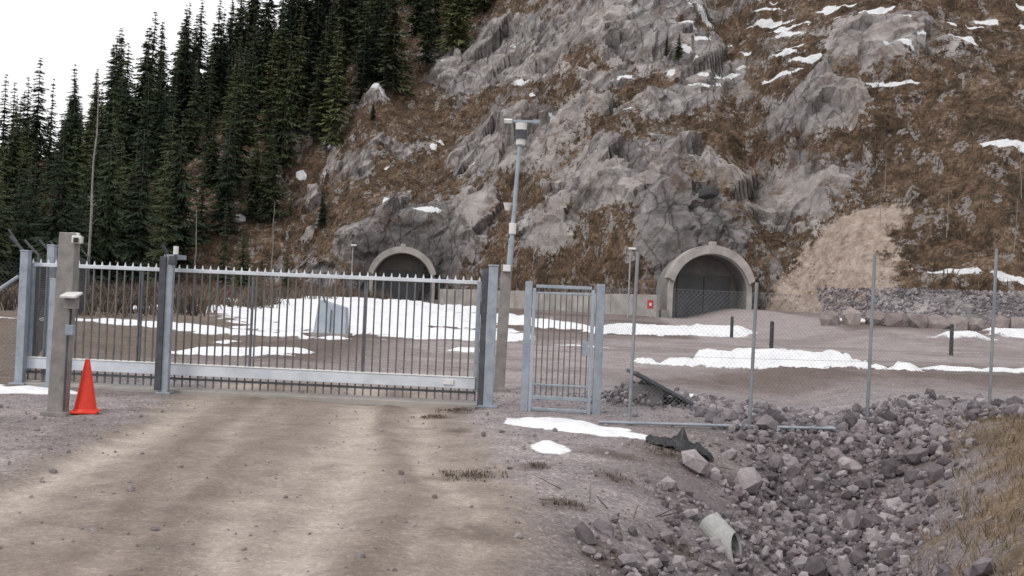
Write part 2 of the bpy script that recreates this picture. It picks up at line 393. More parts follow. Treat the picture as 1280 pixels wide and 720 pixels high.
rockm = np.maximum(rockm, np.clip((nb-.55)*6.5+.08*ss(-30, -10, hX), 0, 1)*(1-.45*ss(22, 28, hX)))
rockm *= ss(-36, -26, hX)
rockm *= 1-.7*ss(26, 32, hX)*(1-ss(16, 20, hZ))
core = np.clip(1.2-np.sqrt(((hX-21.5)/4.2)**2+((hZ-12.2)/3.8)**2), 0, 1)
coreB = np.clip(1.3-np.sqrt(((hX+1.5)/5.0)**2+((hZ-19)/4.2)**2), 0, 1)
rockm = np.maximum(rockm, np.maximum(core, coreB))
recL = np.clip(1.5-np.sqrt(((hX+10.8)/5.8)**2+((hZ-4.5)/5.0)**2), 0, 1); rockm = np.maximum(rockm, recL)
sc_c = 20.6+(hZ-1.5)*.62+(fbm(hZ*.4, hX*.1, 0, 3, 93)-.5)*2.5
scree = np.clip((3.3-.15*hZ-np.abs(hX-sc_c)+(fbm(hX*.8, hZ*.8, 0, 3, 94)-.5)*2.4)*.6+.4, 0, 1)*(1-ss(8.8, 11, hZ))
rockm *= 1-scree
grav = (1-ss(1.9, 2.6, hD))*ss(22, 24.5, hX)
SH = [(.3, 27, 1.2, .4), (-18, 27, 1.6, .5), (-23.6, 20.5, 1.7, .4), (29.6, 19.6, 1.5, .25), (34.3, 13.6, 1.9, .40), (31, 27.5, 1.6, .4), (36, 25, 1.2, .35), (37.5, 27, 1.2, .3), (18, 28.5, 1.0, .25), (23, 22.5, .9, .25), (33, 30, 1.8, .4), (10.5, 25, .7, .3), (-9.5, 9.8, 1.9, .3), (-14, 12, .6, .35), (-29, 13, .9, .3), (24, 30, 1.4, .3), (-32, 10, .7, .3), (-10, 20, .5, .4), (28, 29.5, 1.0, .3), (-27, 17, .7, .4), (28, 5, 1.0, .35), (30.5, 4.4, .9, .3)]
for i in range(16):
    SH.append((random.uniform(-30, 16), random.uniform(14, 36), random.uniform(.25, .6), random.uniform(.10, .2)))
for i in range(46):
    SH.append((random.uniform(14, 44), random.uniform(22, 34), random.uniform(.3, 1.3), random.uniform(.10, .28)))
sn = np.zeros(hX.shape)
for cx, cz, rx, rz in SH:
    q = (hX-cx); sn = np.maximum(sn, np.clip(1.45-np.sqrt((q/rx)**2+((hZ-cz+q*.18)/rz)**2)*.9, 0, 1))
sn = np.clip(sn+(fbm(hX*1.1, hZ*1.3, 0, 3, 71)-.5)*.6, 0, 1)*(sn > .05)
w1 = (fbm(hX*.075, hY*.075, hZ*.075, 4, 50)-.5)
w2 = (fbm(hX*.3, hY*.3, hZ*.3, 3, 51)-.5)
w3 = (fbm(hX*1.3, hY*1.3, hZ*1.3, 3, 52)-.5)
ru, rv = hX*.92+hZ*.38, hZ*.92-hX*.38
f1, f2, cid, tl = voro(ru*.17+w2*.25, hY*.14, rv*.22, 60)
g1, g2, cid2, tl2 = voro(ru*.46+w2*.2, hY*.38, rv*.60, 66)
amp = ss(0, 6, hD)
prL = np.exp(-((hX+10.8)/5)**2); prR = np.exp(-((hX-14.4)/5)**2); prt = prL+prR
lowz = 1-ss(7, 11, hZ)
disp = w1*6*amp+w2*.8*np.clip(amp+.3, 0, 1)
disp += rockm*(((cid-.35)*2.6+tl*1.5)*np.clip(amp+.25, 0, 1)+(cid2-.4)*.85+tl2*.75+w3*.22)
disp += (1-rockm)*(w3*.8+(vn(hX*1.1, hY*1.1, hZ*1.1, 88)-.5)*.5)
disp = disp*(1-np.clip(.85*prL+.65*prR, 0, 1)*lowz)
disp = np.where(prt*lowz > .4, np.minimum(disp, 1.0), disp)
disp += prL*np.exp(-((hZ-9.8)/1.4)**2)*3.2+prR*np.exp(-((hZ-10.4)/1.3)**2)*1.1
# rock shoulder left of the left cut
disp += np.exp(-((hX+16.5)/1.4)**2)*(1-ss(7, 10, hZ))*1.8+np.exp(-((hX+5.6)/1.2)**2)*(1-ss(7, 10, hZ))*1.2
disp *= 1-.6*scree
steep = np.exp(-np.clip(hD, 0, 50)/4)
ny_, nz_ = -(.65+.3*steep), (.75-.5*steep)
disp = np.where(hX < -60, disp*.3, disp)
hP = np.stack([hX, hY+ny_*disp, hZ+nz_*disp], 1)
hill = grid_obj('rocky_hillside', hP, len(hx), len(hd), M_hill, smooth=False)
cattr(hill.data, 'Mask', np.stack([np.clip(rockm*(1-grav)+grav, 0, 1), sn, scree*(1-grav)], 1))
pale = np.maximum(np.maximum(core*1.1, coreB*.5), grav*.15)
pale = np.clip(np.maximum(pale, ss(.55, .85, cid)*.7+ss(.7, .9, cid2)*.4), 0, 1)
shade_dark_rock = np.clip(recL*1.1, 0, 1)  # left recess darkened in colour: shade above the arch plus darker rock
shade_dark_rock = np.maximum(shade_dark_rock, np.clip(1.35-np.sqrt(((hX-14.8)/5)**2+((hZ-6)/6)**2), 0, 1)*.7)
shade_dark_rock = np.clip(np.maximum(shade_dark_rock, (1-ss(.12, .35, cid2))*.4), 0, 1)
fattr(hill.data, 'pale', pale*(1-np.clip(shade_dark_rock*1.5, 0, 1))); fattr(hill.data, 'shade_dark_rock', shade_dark_rock)
def hz(x, y):
    x = np.asarray(x, float); d = y-foot(x)
    return np.where(d > 0, prof(x, d)+.8+ss(12.5, 20, x)*.7, g0(x, y))

# ------------------------------------------------------------------ stones
phi = (1+5**.5)/2
ICO = np.array([(-1, phi, 0), (1, phi, 0), (-1, -phi, 0), (1, -phi, 0), (0, -1, phi), (0, 1, phi), (0, -1, -phi), (0, 1, -phi), (phi, 0, -1), (phi, 0, 1), (-phi, 0, -1), (-phi, 0, 1)])/1.9
ICF = np.array([(0, 11, 5), (0, 5, 1), (0, 1, 7), (0, 7, 10), (0, 10, 11), (1, 5, 9), (5, 11, 4), (11, 10, 2), (10, 7, 6), (7, 1, 8), (3, 9, 4), (3, 4, 2), (3, 2, 6), (3, 6, 8), (3, 8, 9), (4, 9, 5), (2, 4, 11), (6, 2, 10), (8, 6, 7), (9, 8, 1)])
def stones(name, px, py, pz, size, mat, parent=None, flat=.7, upright=False):
    n = len(px)
    P = np.repeat(ICO[None], n, 0)*(1+rng.uniform(-.32, .32, (n, 12, 1)))
    P = np.clip(P, -.78, .78)
    P *= np.stack([rng.uniform(.7, 1.4, n), rng.uniform(.7, 1.2, n), rng.uniform(.45, 1.0, n)*flat/.7], 1)[:, None, :]
    A = rng.normal(size=(n, 4))
    if upright: A[:, 1:3] *= .08
    A /= np.linalg.norm(A, axis=1)[:, None]
    w, x, y, z_ = A.T
    Rm = np.stack([1-2*(y*y+z_*z_), 2*(x*y-z_*w), 2*(x*z_+y*w), 2*(x*y+z_*w), 1-2*(x*x+z_*z_), 2*(y*z_-x*w), 2*(x*z_-y*w), 2*(y*z_+x*w), 1-2*(x*x+y*y)], 1).reshape(n, 3, 3)
    P = np.einsum('nij,nkj->nki', Rm, P)*size[:, None, None]*.55
    P += np.stack([px, py, pz], 1)[:, None, :]
    F = ICF[None]+np.arange(n)[:, None, None]*12
    me = bpy.data.meshes.new(name); V = P.reshape(-1, 3); F = F.reshape(-1, 3)
    me.vertices.add(len(V)); me.vertices.foreach_set('co', V.astype(np.float32).ravel())
    me.loops.add(F.size); me.loops.foreach_set('vertex_index', F.astype(np.int32).ravel())
    me.polygons.add(len(F)); me.polygons.foreach_set('loop_start', np.arange(0, F.size, 3, dtype=np.int32))
    me.polygons.foreach_set('loop_total', np.full(len(F), 3, dtype=np.int32))
    me.update(calc_edges=True); me.validate(); me.materials.append(mat)
    me.polygons.foreach_set('use_smooth', np.zeros(len(F), bool))
    fattr(me, 'rnd', np.repeat(rng.uniform(0, 1, n), 12))
    o = bpy.data.objects.new(name, me); scene.collection.objects.link(o)
    if parent: o.parent = parent
    return o
n = 26000
px = rng.uniform(0.6, 9.5, n); py = rng.uniform(6, 19, n)
d_ = px-ditch_x(py)
clump = fbm(px*1.2, py*1.2, 0, 3, 201)
rw = .85+.4*ss(8.5, 11.5, py)
dens = np.exp(-(np.where(d_ < 0, d_/1.15, d_/rw))**2)*(py < 14.6)*1.25+.9*ss(2.6, 3.6, px)*ss(13.4, 14.2, py)*(1-ss(17.5, 19, py))*(px < 9.4)
k = rng.uniform(0, 1, n) < np.clip(dens-.10+(clump-.5)*1.2*(dens > .08), 0, 1)
px, py = px[k], py[k]; sz = (.030+.11*rng.uniform(0, 1, len(px))**2.2)*(1+1.1*(rng.uniform(0, 1, len(px)) > .955))*(1+.25*(py > 11))
stones('crushed_rock', px, py, gz(px, py)+sz*rng.uniform(.0, .4, len(px)), sz, M_stone)
n = 15000
px = rng.uniform(-8, 4.5, n); py = 4.8+rng.uniform(0, 1, n)**1.3*14
on = np.abs(px-roadc(py)) < 2.1
k = (rng.uniform(0, 1, n) < np.where(on, .09, .45+.5*ss(.5, 2.5, px)))
k &= snowf(px, py)[0] < .3
px, py = px[k], py[k]; sz = rng.uniform(.010, .034, len(px))*(1+1.6*(rng.uniform(0, 1, len(px)) > .92))
stones('loose_gravel', px, py, gz(px, py)+sz*.12, sz, M_gravel)
n = 6500
px = rng.uniform(21.5, 44, n); dd = rng.uniform(-1.4, 2.6, n); py = foot(px)+dd
pz = np.where(dd > 0, prof(px, dd)+.8+ss(12.5, 20, px)*.7, gz(px, py))
sz = rng.uniform(.12, .36, n)
stones('rubble_embankment', px, py-.1, pz, sz, M_stone)
ci = np.where((scree > .2) & (hD > -.5) & (hZ < 6))[0]; ci = rng.choice(ci, min(170, len(ci)), replace=False)
stones('scree_stones', hP[ci, 0]+rng.normal(0, .1, len(ci)), hP[ci, 1], hP[ci, 2]+.0, rng.uniform(.08, .28, len(ci)), M_screes)
bx = np.array([15.9, 16.9, 18.1, 18.9, 20.1, 20.9, 21.9, 22.8, 23.9, 24.8, 25.9, 27.0, 28.2, 29.3]); by = 49.0-np.abs(bx-16)*.12
bz = gz(bx, by); bs = rng.uniform(1.0, 1.5, len(bx))
for i in range(len(bx)):
    stones('boulder', bx[i:i+1], by[i:i+1], bz[i:i+1]+.24, bs[i:i+1], M_boulder, None, .7, True)

# ------------------------------------------------------------------ tufts
def tufts(name, pos, nb_, hgt, wid, mat, spread=.3, lean=.5):
    V, F, A = [], [], []
    for (x, y, z_) in pos:
        a_ = random.random()
        for i in range(nb_):
            t = random.uniform(0, 6.283); r = random.uniform(0, spread)
            bx_, by_ = x+r*math.cos(t), y+r*math.sin(t)
            h = hgt*random.uniform(.5, 1.2); l = lean*h*random.uniform(.2, 1.3); t2 = random.uniform(0, 6.283)
            w = wid*random.uniform(.6, 1.3); t3 = random.uniform(0, 3.14); cx, sy = w*math.cos(t3), w*math.sin(t3)
            tx, ty = bx_+l*math.cos(t2), by_+l*math.sin(t2)
            mxx, myy = bx_+(tx-bx_)*.35, by_+(ty-by_)*.35
            o = len(V)
            V += [(bx_-cx, by_-sy, z_-.03), (bx_+cx, by_+sy, z_-.03), (mxx+cx*.7, myy+sy*.7, z_+h*.55), (mxx-cx*.7, myy-sy*.7, z_+h*.55), (tx, ty, z_+h*.95)]
            F += [(o, o+1, o+2, o+3), (o+3, o+2, o+4)]; A += [min(1, max(0, a_+random.uniform(-.2, .2)))]*5
    ob = obj(name, V, F, mat); fattr(ob.data, 'rnd', np.array(A)); return ob
vis = np.where((rockm < .45) & (hX > -34) & (hX < 45) & (hD > 2.5) & (hD < 50) & (sn < .3) & (scree < .3))[0]
ch = rng.choice(vis, 3400, replace=False)
tufts('hillside_brush', [tuple(hP[i]) for i in ch], 7, .55, .03, M_brush, .5, .9)
n = 4200; px = rng.uniform(2.0, 8, n); py = rng.uniform(5, 14.5, n)
k = (px-ditch_x(py)+(1-ss(8, 11, py))*.6+rng.normal(0, .3, n)) > 1.5; px, py = px[k], py[k]
tufts('dry_grass', list(zip(px, py, gz(px, py))), 6, .10, .004, M_grass, .1, 1.4)
pp = []
for cx, cy, r, c_ in ((-.7, 14.9, .3, 40), (-.35, 9.6, .3, 35), (.6, 8.6, .15, 16), (-1.0, 14.1, .2, 20), (2.05, 12.0, .35, 40), (.3, 10.2, .2, 14), (1.1, 10, .2, 14), (.9, 7.4, .2, 14), (1.5, 8.6, .2, 14)):
    for i in range(c_):
        x_, y_ = random.gauss(cx, r*.6), random.gauss(cy, r*.5); pp.append((x_, y_, float(gz(x_, y_))))
tufts('dead_turf', pp, 7, .04, .005, M_brush, .06, 1.8)
pp = []
for i in range(300):
    x_, y_ = random.uniform(-30, -11), random.uniform(34, 92)
    if abs(x_+8) < 5 and y_ < 80: continue
    pp.append((x_, y_, float(gz(x_, y_))))
tufts('roadside_scrub', pp, 26, 1.1, .03, M_brush, .9, .8)

# ------------------------------------------------------------------ trees
def spruce_mesh(seed, H=16.0, Rb=2.7):
    r = random.Random(seed); V, F = [], []
    v, f = tubeg((0, 0, -1), (0, 0, H*.97), .20, .02, 6); V += v; F += f; nt_ = len(F)
    lv = int(H*2.5)
    for i in range(lv):
        t = .05+.95*(i+r.uniform(-.4, .4))/lv; t = min(max(t, .04), .995); zc = t*H
        R_ = (Rb*(1-t)**.85+.12)*r.uniform(.65, 1.15)
        nbr = 7 if t < .7 else 5
        a0 = r.uniform(0, 6.28)
        for k_ in range(nbr):
            if r.random() < .16: continue
            a_ = a0+6.283*k_/nbr+r.uniform(-.35, .35); Rr = R_*r.uniform(.5, 1.3)
            ca, sa_ = math.cos(a_), math.sin(a_); dr = r.uniform(.22, .6)
            sg = 4
            for s_ in range(sg):
                q = (s_+.6)/sg; rr = Rr*q
                zz = zc-rr*dr+.18*Rr*q*q
                ln = Rr*.46*(1.15-q)+.14
                for sd in (-1, 1):
                    b2 = a_+sd*r.uniform(.5, 1.0)
                    tip = (ca*rr+math.cos(b2)*ln, sa_*rr+math.sin(b2)*ln, zz-ln*r.uniform(.25, .8))
                    q0 = max(0, q-.3)*Rr
                    o = len(V)
                    V += [(ca*q0, sa_*q0, zc-q0*dr+.06), (ca*(rr+.1), sa_*(rr+.1), zz), tip]
                    F.append((o, o+1, o+2))
    me = bpy.data.meshes.new('spruce_mesh'); me.from_pydata(V, [], F); me.update()
    me.materials.append(M_bark); me.materials.append(M_spruce)
    idx = np.ones(len(F), dtype=np.int32); idx[:nt_] = 0; me.polygons.foreach_set('material_index', idx)
    return me
SM = [spruce_mesh(s, 16, rb) for s, rb in ((1, 2.5), (2, 3.0), (3, 1.9), (4, 3.2), (5, 2.2), (6, 2.7))]
forest = empty('spruce_forest')
cnt = 0
gy = 84.0
while gy < 166:
    x_ = -.56*gy-12
    while x_ < 20:
        x0, y0 = x_+random.uniform(-1.9, 1.9), gy+random.uniform(-1.9, 1.9)
        xb = -36.5+(y0-105)*1.05 if y0 > 105 else -36.5-(105-y0)*.1
        if x0 < xb-1.0 and random.random() < .86:
            o = bpy.data.objects.new('spruce', random.choice(SM)); scene.collection.objects.link(o); o.parent = forest
            s_ = random.uniform(.66, 1.16)
            if random.random() < .15: s_ *= .6
            if x0 < -.42*y0: s_ *= .86
            o.location = (x0, y0, float(hz(x0, y0))-.4); o.scale = (s_*random.uniform(.8, 1.2),)*2+(s_,)
            o.rotation_euler = (random.uniform(-.03, .03), random.uniform(-.03, .03), random.uniform(0, 6.28)); cnt += 1
        x_ += 3.8
    gy += 3.8
for x_, y_, s_ in ((-25.5, 93, .45), (-30, 84, .8), (-37, 80, .9), (-22, 96, .3), (-44, 82, .9), (-33.5, 88, .95), (-28.5, 97, .6)):
    o = bpy.data.objects.new('spruce_tree', random.choice(SM)); scene.collection.objects.link(o)
    o.location = (x_, y_, float(hz(x_, y_))-.3); o.scale = (s_, s_, s_); o.rotation_euler = (0, 0, random.uniform(0, 6))
for x_, d__, s_ in ((15.5, 22, .17), (14.4, 22.6, .14), (-21, 6, .25), (9, 33, .2), (24.5, 20, .13), (-26, 12, .2), (-18, 20, .15)):
    o = bpy.data.objects.new('young_spruce', random.choice(SM)); scene.collection.objects.link(o)
    y_ = float(foot(x_))+d__; o.location = (x_, y_, float(hz(x_, y_))); o.scale = (s_*1.3, s_*1.3, s_)
def bare_tree(name, x_, y_, zb, H, r0, mat, seed, dens=22, lean=0.0, bl=.24):
    r = random.Random(seed); parts = []
    e = empty(name, (x_, y_, zb))
    pts = [Vector((x_, y_, zb-.3))]
    for i in range(1, 9):
        pts.append(Vector((x_+lean*H*i/8+r.uniform(-.006, .006)*H, y_+r.uniform(-.006, .006)*H, zb+H*i/8)))
    for i in range(8): parts.append(tubeg(pts[i], pts[i+1], r0*(1-i/10.5), r0*(1-(i+1)/10.5), 6))
    v, f = join(parts); obj('trunk', v, f, mat, e)
    parts = []
    for i in range(dens):
        t = r.uniform(.3, .98); k_ = min(7, int(t*8)); p0 = pts[k_].lerp(pts[k_+1], t*8-k_)
        a_ = r.uniform(0, 6.28); l = H*bl*(1.15-t)*r.uniform(.6, 1.3)
        p1 = p0+Vector((math.cos(a_)*l*.6, math.sin(a_)*l*.6, l*.7)); parts.append(tubeg(p0, p1, r0*.25*(1.1-t), r0*.08, 4))
        for j in range(4):
            q = p0.lerp(p1, r.uniform(.35, 1)); b_ = a_+r.uniform(-1.2, 1.2); m_ = l*.45
            parts.append(tubeg(q, q+Vector((math.cos(b_)*m_*.6, math.sin(b_)*m_*.6, m_*.6)), r0*.09, r0*.04, 3))
    v, f = join(parts); obj('branches', v, f, mat, e); return e
bare_tree('dead_tree_trunk', -33.2, 77, float(gz(-33.2, 77.)), 16.5, .13, M_birch, 3, 14, .006, .05)
for x_, y_, h_ in ((-22.5, 92, 9), (-29, 90, 8)):
    bare_tree('dead_tree_trunk', x_, y_, float(hz(x_, y_)), h_, .09, M_birch, int(h_), 14, random.uniform(-.02, .02), .08)
for x_, d__, h_, s_ in ((28.5, 7, 3.2, 1), (27, 9.5, 2.6, 2), (31, 5.5, 3.6, 3), (24.5, 13, 2.4, 4), (33, 10, 3.0, 5), (-15.5, 14, 3.0, 6), (2, 16, 2.6, 7), (19, 18, 2.5, 8), (8, 26, 3.0, 9), (22.5, 26, 2.5, 10), (30, 20, 2.6, 11), (29.5, 12, 2.8, 12), (25.5, 8, 2.2, 13), (32, 7, 2.6, 14), (-22, 9, 3, 15), (-25, 14, 3, 16), (26.5, 11, 2.4, 17), (30.5, 8, 2.6, 18)):
    y_ = float(foot(x_))+d__
    bare_tree('bare_sapling', x_, y_, float(hz(x_, y_)), h_, .03, M_birch if s_ % 2 else M_bark, s_+20, 16, random.uniform(-.12, .12))
for x_, d__, l_, a_, t_z in ((26.5, 8, 1.6, .8, .9), (-26, 4, 2, .3, .3)):
    y_ = float(foot(x_))+d__; z_ = float(hz(x_, y_))+.4
    tube('fallen_trunk', (x_, y_, z_), (x_+l_*math.cos(a_), y_+.6, z_+l_*t_z), .05, M_birch, None, .03, 7)

# ------------------------------------------------------------------ tunnel portals
def portal(name, cx, cy, z0, yaw, R_=2.8, leg=1.95, depth=4.2):
    e = empty(name, (cx, cy, z0)); Rz = Matrix.Rotation(yaw, 3, 'Z')
    def P(x, y, z_): v_ = Rz @ Vector((x, y, z_)); return (cx+v_.x, cy+v_.y, z0+v_.z)
    def profile(R2, lg, n=28, a0=0, a1=math.pi):
        p = []
        if a0 == 0: p.append((R2, -.4))
        for i in range(n+1):
            t = a0+(a1-a0)*i/n; p.append((R2*math.cos(t), lg+R2*math.sin(t)))
        if a0 == 0: p.append((-R2, -.4))
        return p
    def shell(nm, Ro, Ri, y0, y1, mat, a0=0, a1=math.pi, dz=0):
        po, pi_ = profile(Ro, leg+dz, 28, a0, a1), profile(Ri, leg, 28, a0, a1); m = len(po); V = []
        for yy in (y0, y1):
            V += [P(x, yy, z_) for x, z_ in po]+[P(x, yy, z_) for x, z_ in pi_]
        F = []
        for i in range(m-1):
            F += [(i, i+1, m+i+1, m+i), (2*m+i, 3*m+i, 3*m+i+1, 2*m+i+1), (i, 2*m+i, 2*m+i+1, i+1), (m+i, m+i+1, 3*m+i+1, 3*m+i)]
        F += [(0, m, 3*m, 2*m), (m-1, 3*m-1, 4*m-1, 2*m-1)]
        return obj(nm, V, F, mat, e, bevel=0)
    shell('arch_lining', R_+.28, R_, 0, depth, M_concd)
    shell('arch_hood', R_+.48, R_+.01, -.5, .9, M_conc, math.radians(14), math.radians(166), .16)
    shell('arch_rim', R_+.30, R_-.06, -.12, .12, M_conc)
    pr = profile(R_-.005, leg); V = [P(x, 2.9, z_) for x, z_ in pr]+[P(x, 3.2, z_) for x, z_ in pr]; m = len(pr)
    F = [tuple(range(m)), tuple(range(2*m-1, m-1, -1))]+[(i, m+i, m+i+1, i+1) for i in range(m-1)]
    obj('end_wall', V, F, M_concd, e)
    dw, dh = R_*1.45, leg+1.3
    v_, f_ = boxg((0, 0, 0), (dw, .1, dh)); obj('door_leaf', [P(q[0]+.25, 2.85+q[1], q[2]+dh/2) for q in v_], f_, M_door, e)
    ps = []
    for i in range(9):
        ps.append(boxg((.25, 2.79, dh*(i+.5)/9), (dw-.1, .03, dh/9*.93)))
    v_, f_ = join(ps); obj('door_panels', [P(*q) for q in v_], f_, M_door, e)
    v_, f_ = boxg((0, 0, 0), (.06, .06, dh)); obj('door_meeting_stile', [P(q[0]+.25, 2.76+q[1], q[2]+dh/2) for q in v_], f_, M_dark, e)
    v_, f_ = boxg((0, 0, 0), (.5, .4, .26)); obj('crown_lamp', [P(q[0], -.25+q[1], q[2]+leg+R_+.16+.48+.12) for q in v_], f_, M_conc, e, bevel=.03)
    for sx in (-1, 1):
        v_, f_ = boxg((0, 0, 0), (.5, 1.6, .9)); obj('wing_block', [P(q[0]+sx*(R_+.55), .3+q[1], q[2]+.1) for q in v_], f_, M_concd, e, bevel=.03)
    return e
portal('tunnel_portal', 14.4, 71.6, .9, .06)
portal('tunnel_portal', -10.9, 97.4, .85, .02, 2.95, 2.1)
e = empty('concrete_barrier_wall', (0, 86, 1))
a_, b_ = Vector((-6.9, 94.5, 0)), Vector((10.6, 71.0, 0)); nseg = 12; yaw = math.atan2(b_.y-a_.y, b_.x-a_.x)
for i in range(nseg):
    p = a_.lerp(b_, (i+.5)/nseg); l_ = (b_-a_).length/nseg-.03
    box('segment_%d' % i, (p.x, p.y, 1.6+.02*(i % 3)), (l_, .35, 1.75), M_conc, e, yaw, .03)
box('rock_vent_shade_box', (14.9, 76.0, 10.6), (.8, 3.0, .7), M_dark, None, .1, .15, Matrix.Rotation(.2, 3, 'Y'))  # solid box; its dark colour stands in for shade inside a hole

# ------------------------------------------------------------------ sliding gate
gA, gB = Vector((-7.85, 16.1, 0)), Vector((-.52, 15.68, 0)); gyaw = math.atan2(gB.y-gA.y, gB.x-gA.x)
gate = empty('sliding_gate', (-4, 15.9, 0)); Lg = (gB-gA).length; mid = (gA+gB)/2
parts = []; tips = []
npk = int(Lg/.127)
for i in range(npk+1):
    p = gA.lerp(gB, i/npk)
    parts.append(boxg((p.x, p.y, 1.03), (.022, .022, 1.92), gyaw))
    tips.append(tubeg((p.x, p.y, 1.985), (p.x, p.y, 2.05), .02, .004, 5))
v, f = join(parts); obj('pickets', v, f, M_bar, gate)
v, f = join(tips); obj('spikes', v, f, M_beam, gate)
for nm, zc, h_, t_, m_ in (('top_rail', 1.955, .06, .06, M_beam), ('bottom_beam', .345, .17, .13, M_beam), ('beam_cap', .441, .018, .15, M_white), ('lower_rail', .20, .035, .05, M_galvd)):
    box(nm, (mid.x, mid.y, zc), (Lg, t_, h_), m_, gate, gyaw, .006)
for i, t in enumerate((0.0, 1.0)):
    p = gA.lerp(gB, t); box('end_stile_%d' % i, (p.x, p.y, 1.1), (.07, .07, 1.76), M_galv, gate, gyaw)
for i, t in enumerate((.25, .5, .75)):
    p = gA.lerp(gB, t); box('frame_stile_%d' % i, (p.x, p.y+.02, 1.18), (.035, .04, 1.5), M_bar, gate, gyaw)
box('maker_plate', (-.95, 15.62, .36), (.17, .012, .09), M_white, gate, gyaw)
def gpost(name, x_, y_, h_, w=.14, mat=M_galv, cap=True):
    zb = float(gz(x_, y_)); e = empty(name, (x_, y_, zb))
    box('shaft', (x_, y_, zb+h_/2-.15), (w, w, h_+.3), mat, e, 0, .01)
    box('base_plate', (x_, y_, zb+.015), (w*2, w*2, .03), mat, e, 0, .004)
    if cap: box('cap', (x_, y_, zb+h_+.012), (w*1.12, w*1.12, .024), mat, e, 0, .006)
    return e
ep = gpost('gate_post', -.30, 15.42, 2.2, .15)
box('dark_channel', (-.425, 15.42, 1.1), (.09, .13, 2.14), M_galvd, ep, 0, .003); box('receiver', (-.44, 15.6, 1.55), (.1, .12, .2), M_galvd, ep)
gp = gpost('gate_post', -5.43, 15.62, 2.18, .11)
box('dark_channel', (-5.53, 15.60, 1.1), (.10, .13, 2.12), M_galvd, gp, 0, .003)
box('guide_arm', (-5.42, 15.78, 2.16), (.26, .3, .07), M_galv, gp)
tube('beacon', (-5.36, 15.62, 2.2), (-5.36, 15.62, 2.33), .04, M_white, gp); tube('antenna', (-5.5, 15.62, 2.2), (-5.58, 15.62, 2.34), .035, M_black, gp)
box('motor_box', (-5.36, 15.5, 2.1), (.1, .12, .14), M_galvd, gp)
g2 = gpost('gate_post', -7.9, 15.95, 2.15, .13); gpost('gate_post', -7.62, 16.25, 2.28, .12)
tube('brace', (-8.0, 15.95, 1.75), (-8.9, 16.0, 1.1), .03, M_galv, g2); tube('spike', (-8.05, 15.95, 2.3), (-8.2, 15.95, 2.5), .015, M_galvd, g2)
gpost('gate_post', -7.35, 15.8, 1.72, .1)
box('gate_rail_foundation', (-4.1, 15.92, float(gz(-4, 15.9))-.01), (7.6, .5, .10), M_conc, None, gyaw, .01)

pg = empty('pedestrian_gate', (.8, 15.1, 0))
box('post_left', (.26, 15.2, .98), (.11, .12, 2.04), M_galv, pg); box('post_right', (1.36, 15.05, .98), (.12, .13, 2.04), M_galv, pg)
box('post_left_side', (.35, 15.18, .95), (.05, .08, 1.9), M_blue, pg); box('post_right_side', (1.25, 15.07, .95), (.05, .08, 1.9), M_blue, pg)
yw = math.atan2(-.13, 1.0)
for nm, zc, h_ in (('top_rail', 1.93, .05), ('upper_rail', 1.83, .03), ('bottom_rail', .22, .06), ('kick_rail', .42, .03), ('sill', .04, .05)):
    box(nm, (.8, 15.12, zc), (.86, .045, h_), M_galv, pg, yw)
ps = [boxg((.42+i*.085, 15.165-(.42+i*.085-.4)*.13, 1.07), (.018, .018, 1.68), yw) for i in range(10)]
v, f = join(ps); obj('pickets', v, f, M_bar, pg)
box('lock_box', (1.16, 15.06, 1.0), (.09, .08, .22), M_galv, pg)

ip = empty('intercom_pillar', (-5.78, 12.7, 0)); zb = float(gz(-5.78, 12.7))
box('shaft', (-5.76, 12.7, zb+1.15), (.22, .16, 2.4), M_taupe, ip, 0, .012, Matrix.Rotation(.022, 3, 'Y'))
box('base', (-5.78, 12.7, zb+.02), (.34, .3, .05), M_taupe, ip)
box('camera_housing', (-5.60, 12.62, 2.24), (.12, .2, .10), M_white, ip, .3, .015); box('camera_bracket', (-5.66, 12.66, 2.31), (.12, .05, .04), M_white, ip)
box('camera_lens', (-5.57, 12.51, 2.23), (.06, .03, .06), M_black, ip, .3)
box('intercom_body', (-5.62, 12.58, 1.43), (.15, .12, .16), M_taupe, ip); box('intercom_hood', (-5.61, 12.54, 1.53), (.2, .22, .03), M_white, ip, 0, .005, Matrix.Rotation(.25, 3, 'X'))
box('card_reader', (-5.63, 12.6, 1.08), (.1, .07, .13), M_galv, ip); tube('cable', (-5.63, 12.6, 1.36), (-5.64, 12.61, 1.14), .012, M_black, ip)
tube('conduit', (-5.66, 12.6, 1.0), (-5.67, 12.61, .05), .014, M_galvd, ip)
gp2 = empty('access_pillar', (-.18, 18.2, 0))
box('shaft', (-.14, 18.2, 1.1), (.2, .16, 2.5), M_taupe, gp2, 0, .012, Matrix.Rotation(.02, 3, 'Y')); box('reader_hood', (-.11, 18.08, 2.28), (.14, .12, .12), M_white, gp2)
box('base_foot', (-.16, 18.2, .04), (.36, .32, .06), M_taupe, gp2)

cx, cy = -5.50, 12.86; zb = float(gz(cx, cy)); cone = empty('traffic_cone', (cx, cy, zb))
v, f = tubeg((cx, cy, zb+.03), (cx, cy, zb+.70), .145, .028, 24); obj('cone_body', v, f, M_orange, cone)
box('cone_base', (cx, cy, zb+.018), (.34, .34, .035), M_orange, cone, .2, .012)
v, f = tubeg((cx, cy, zb+.03), (cx, cy, zb+.06), .165, .145, 20); obj('cone_collar', v, f, M_orange, cone)

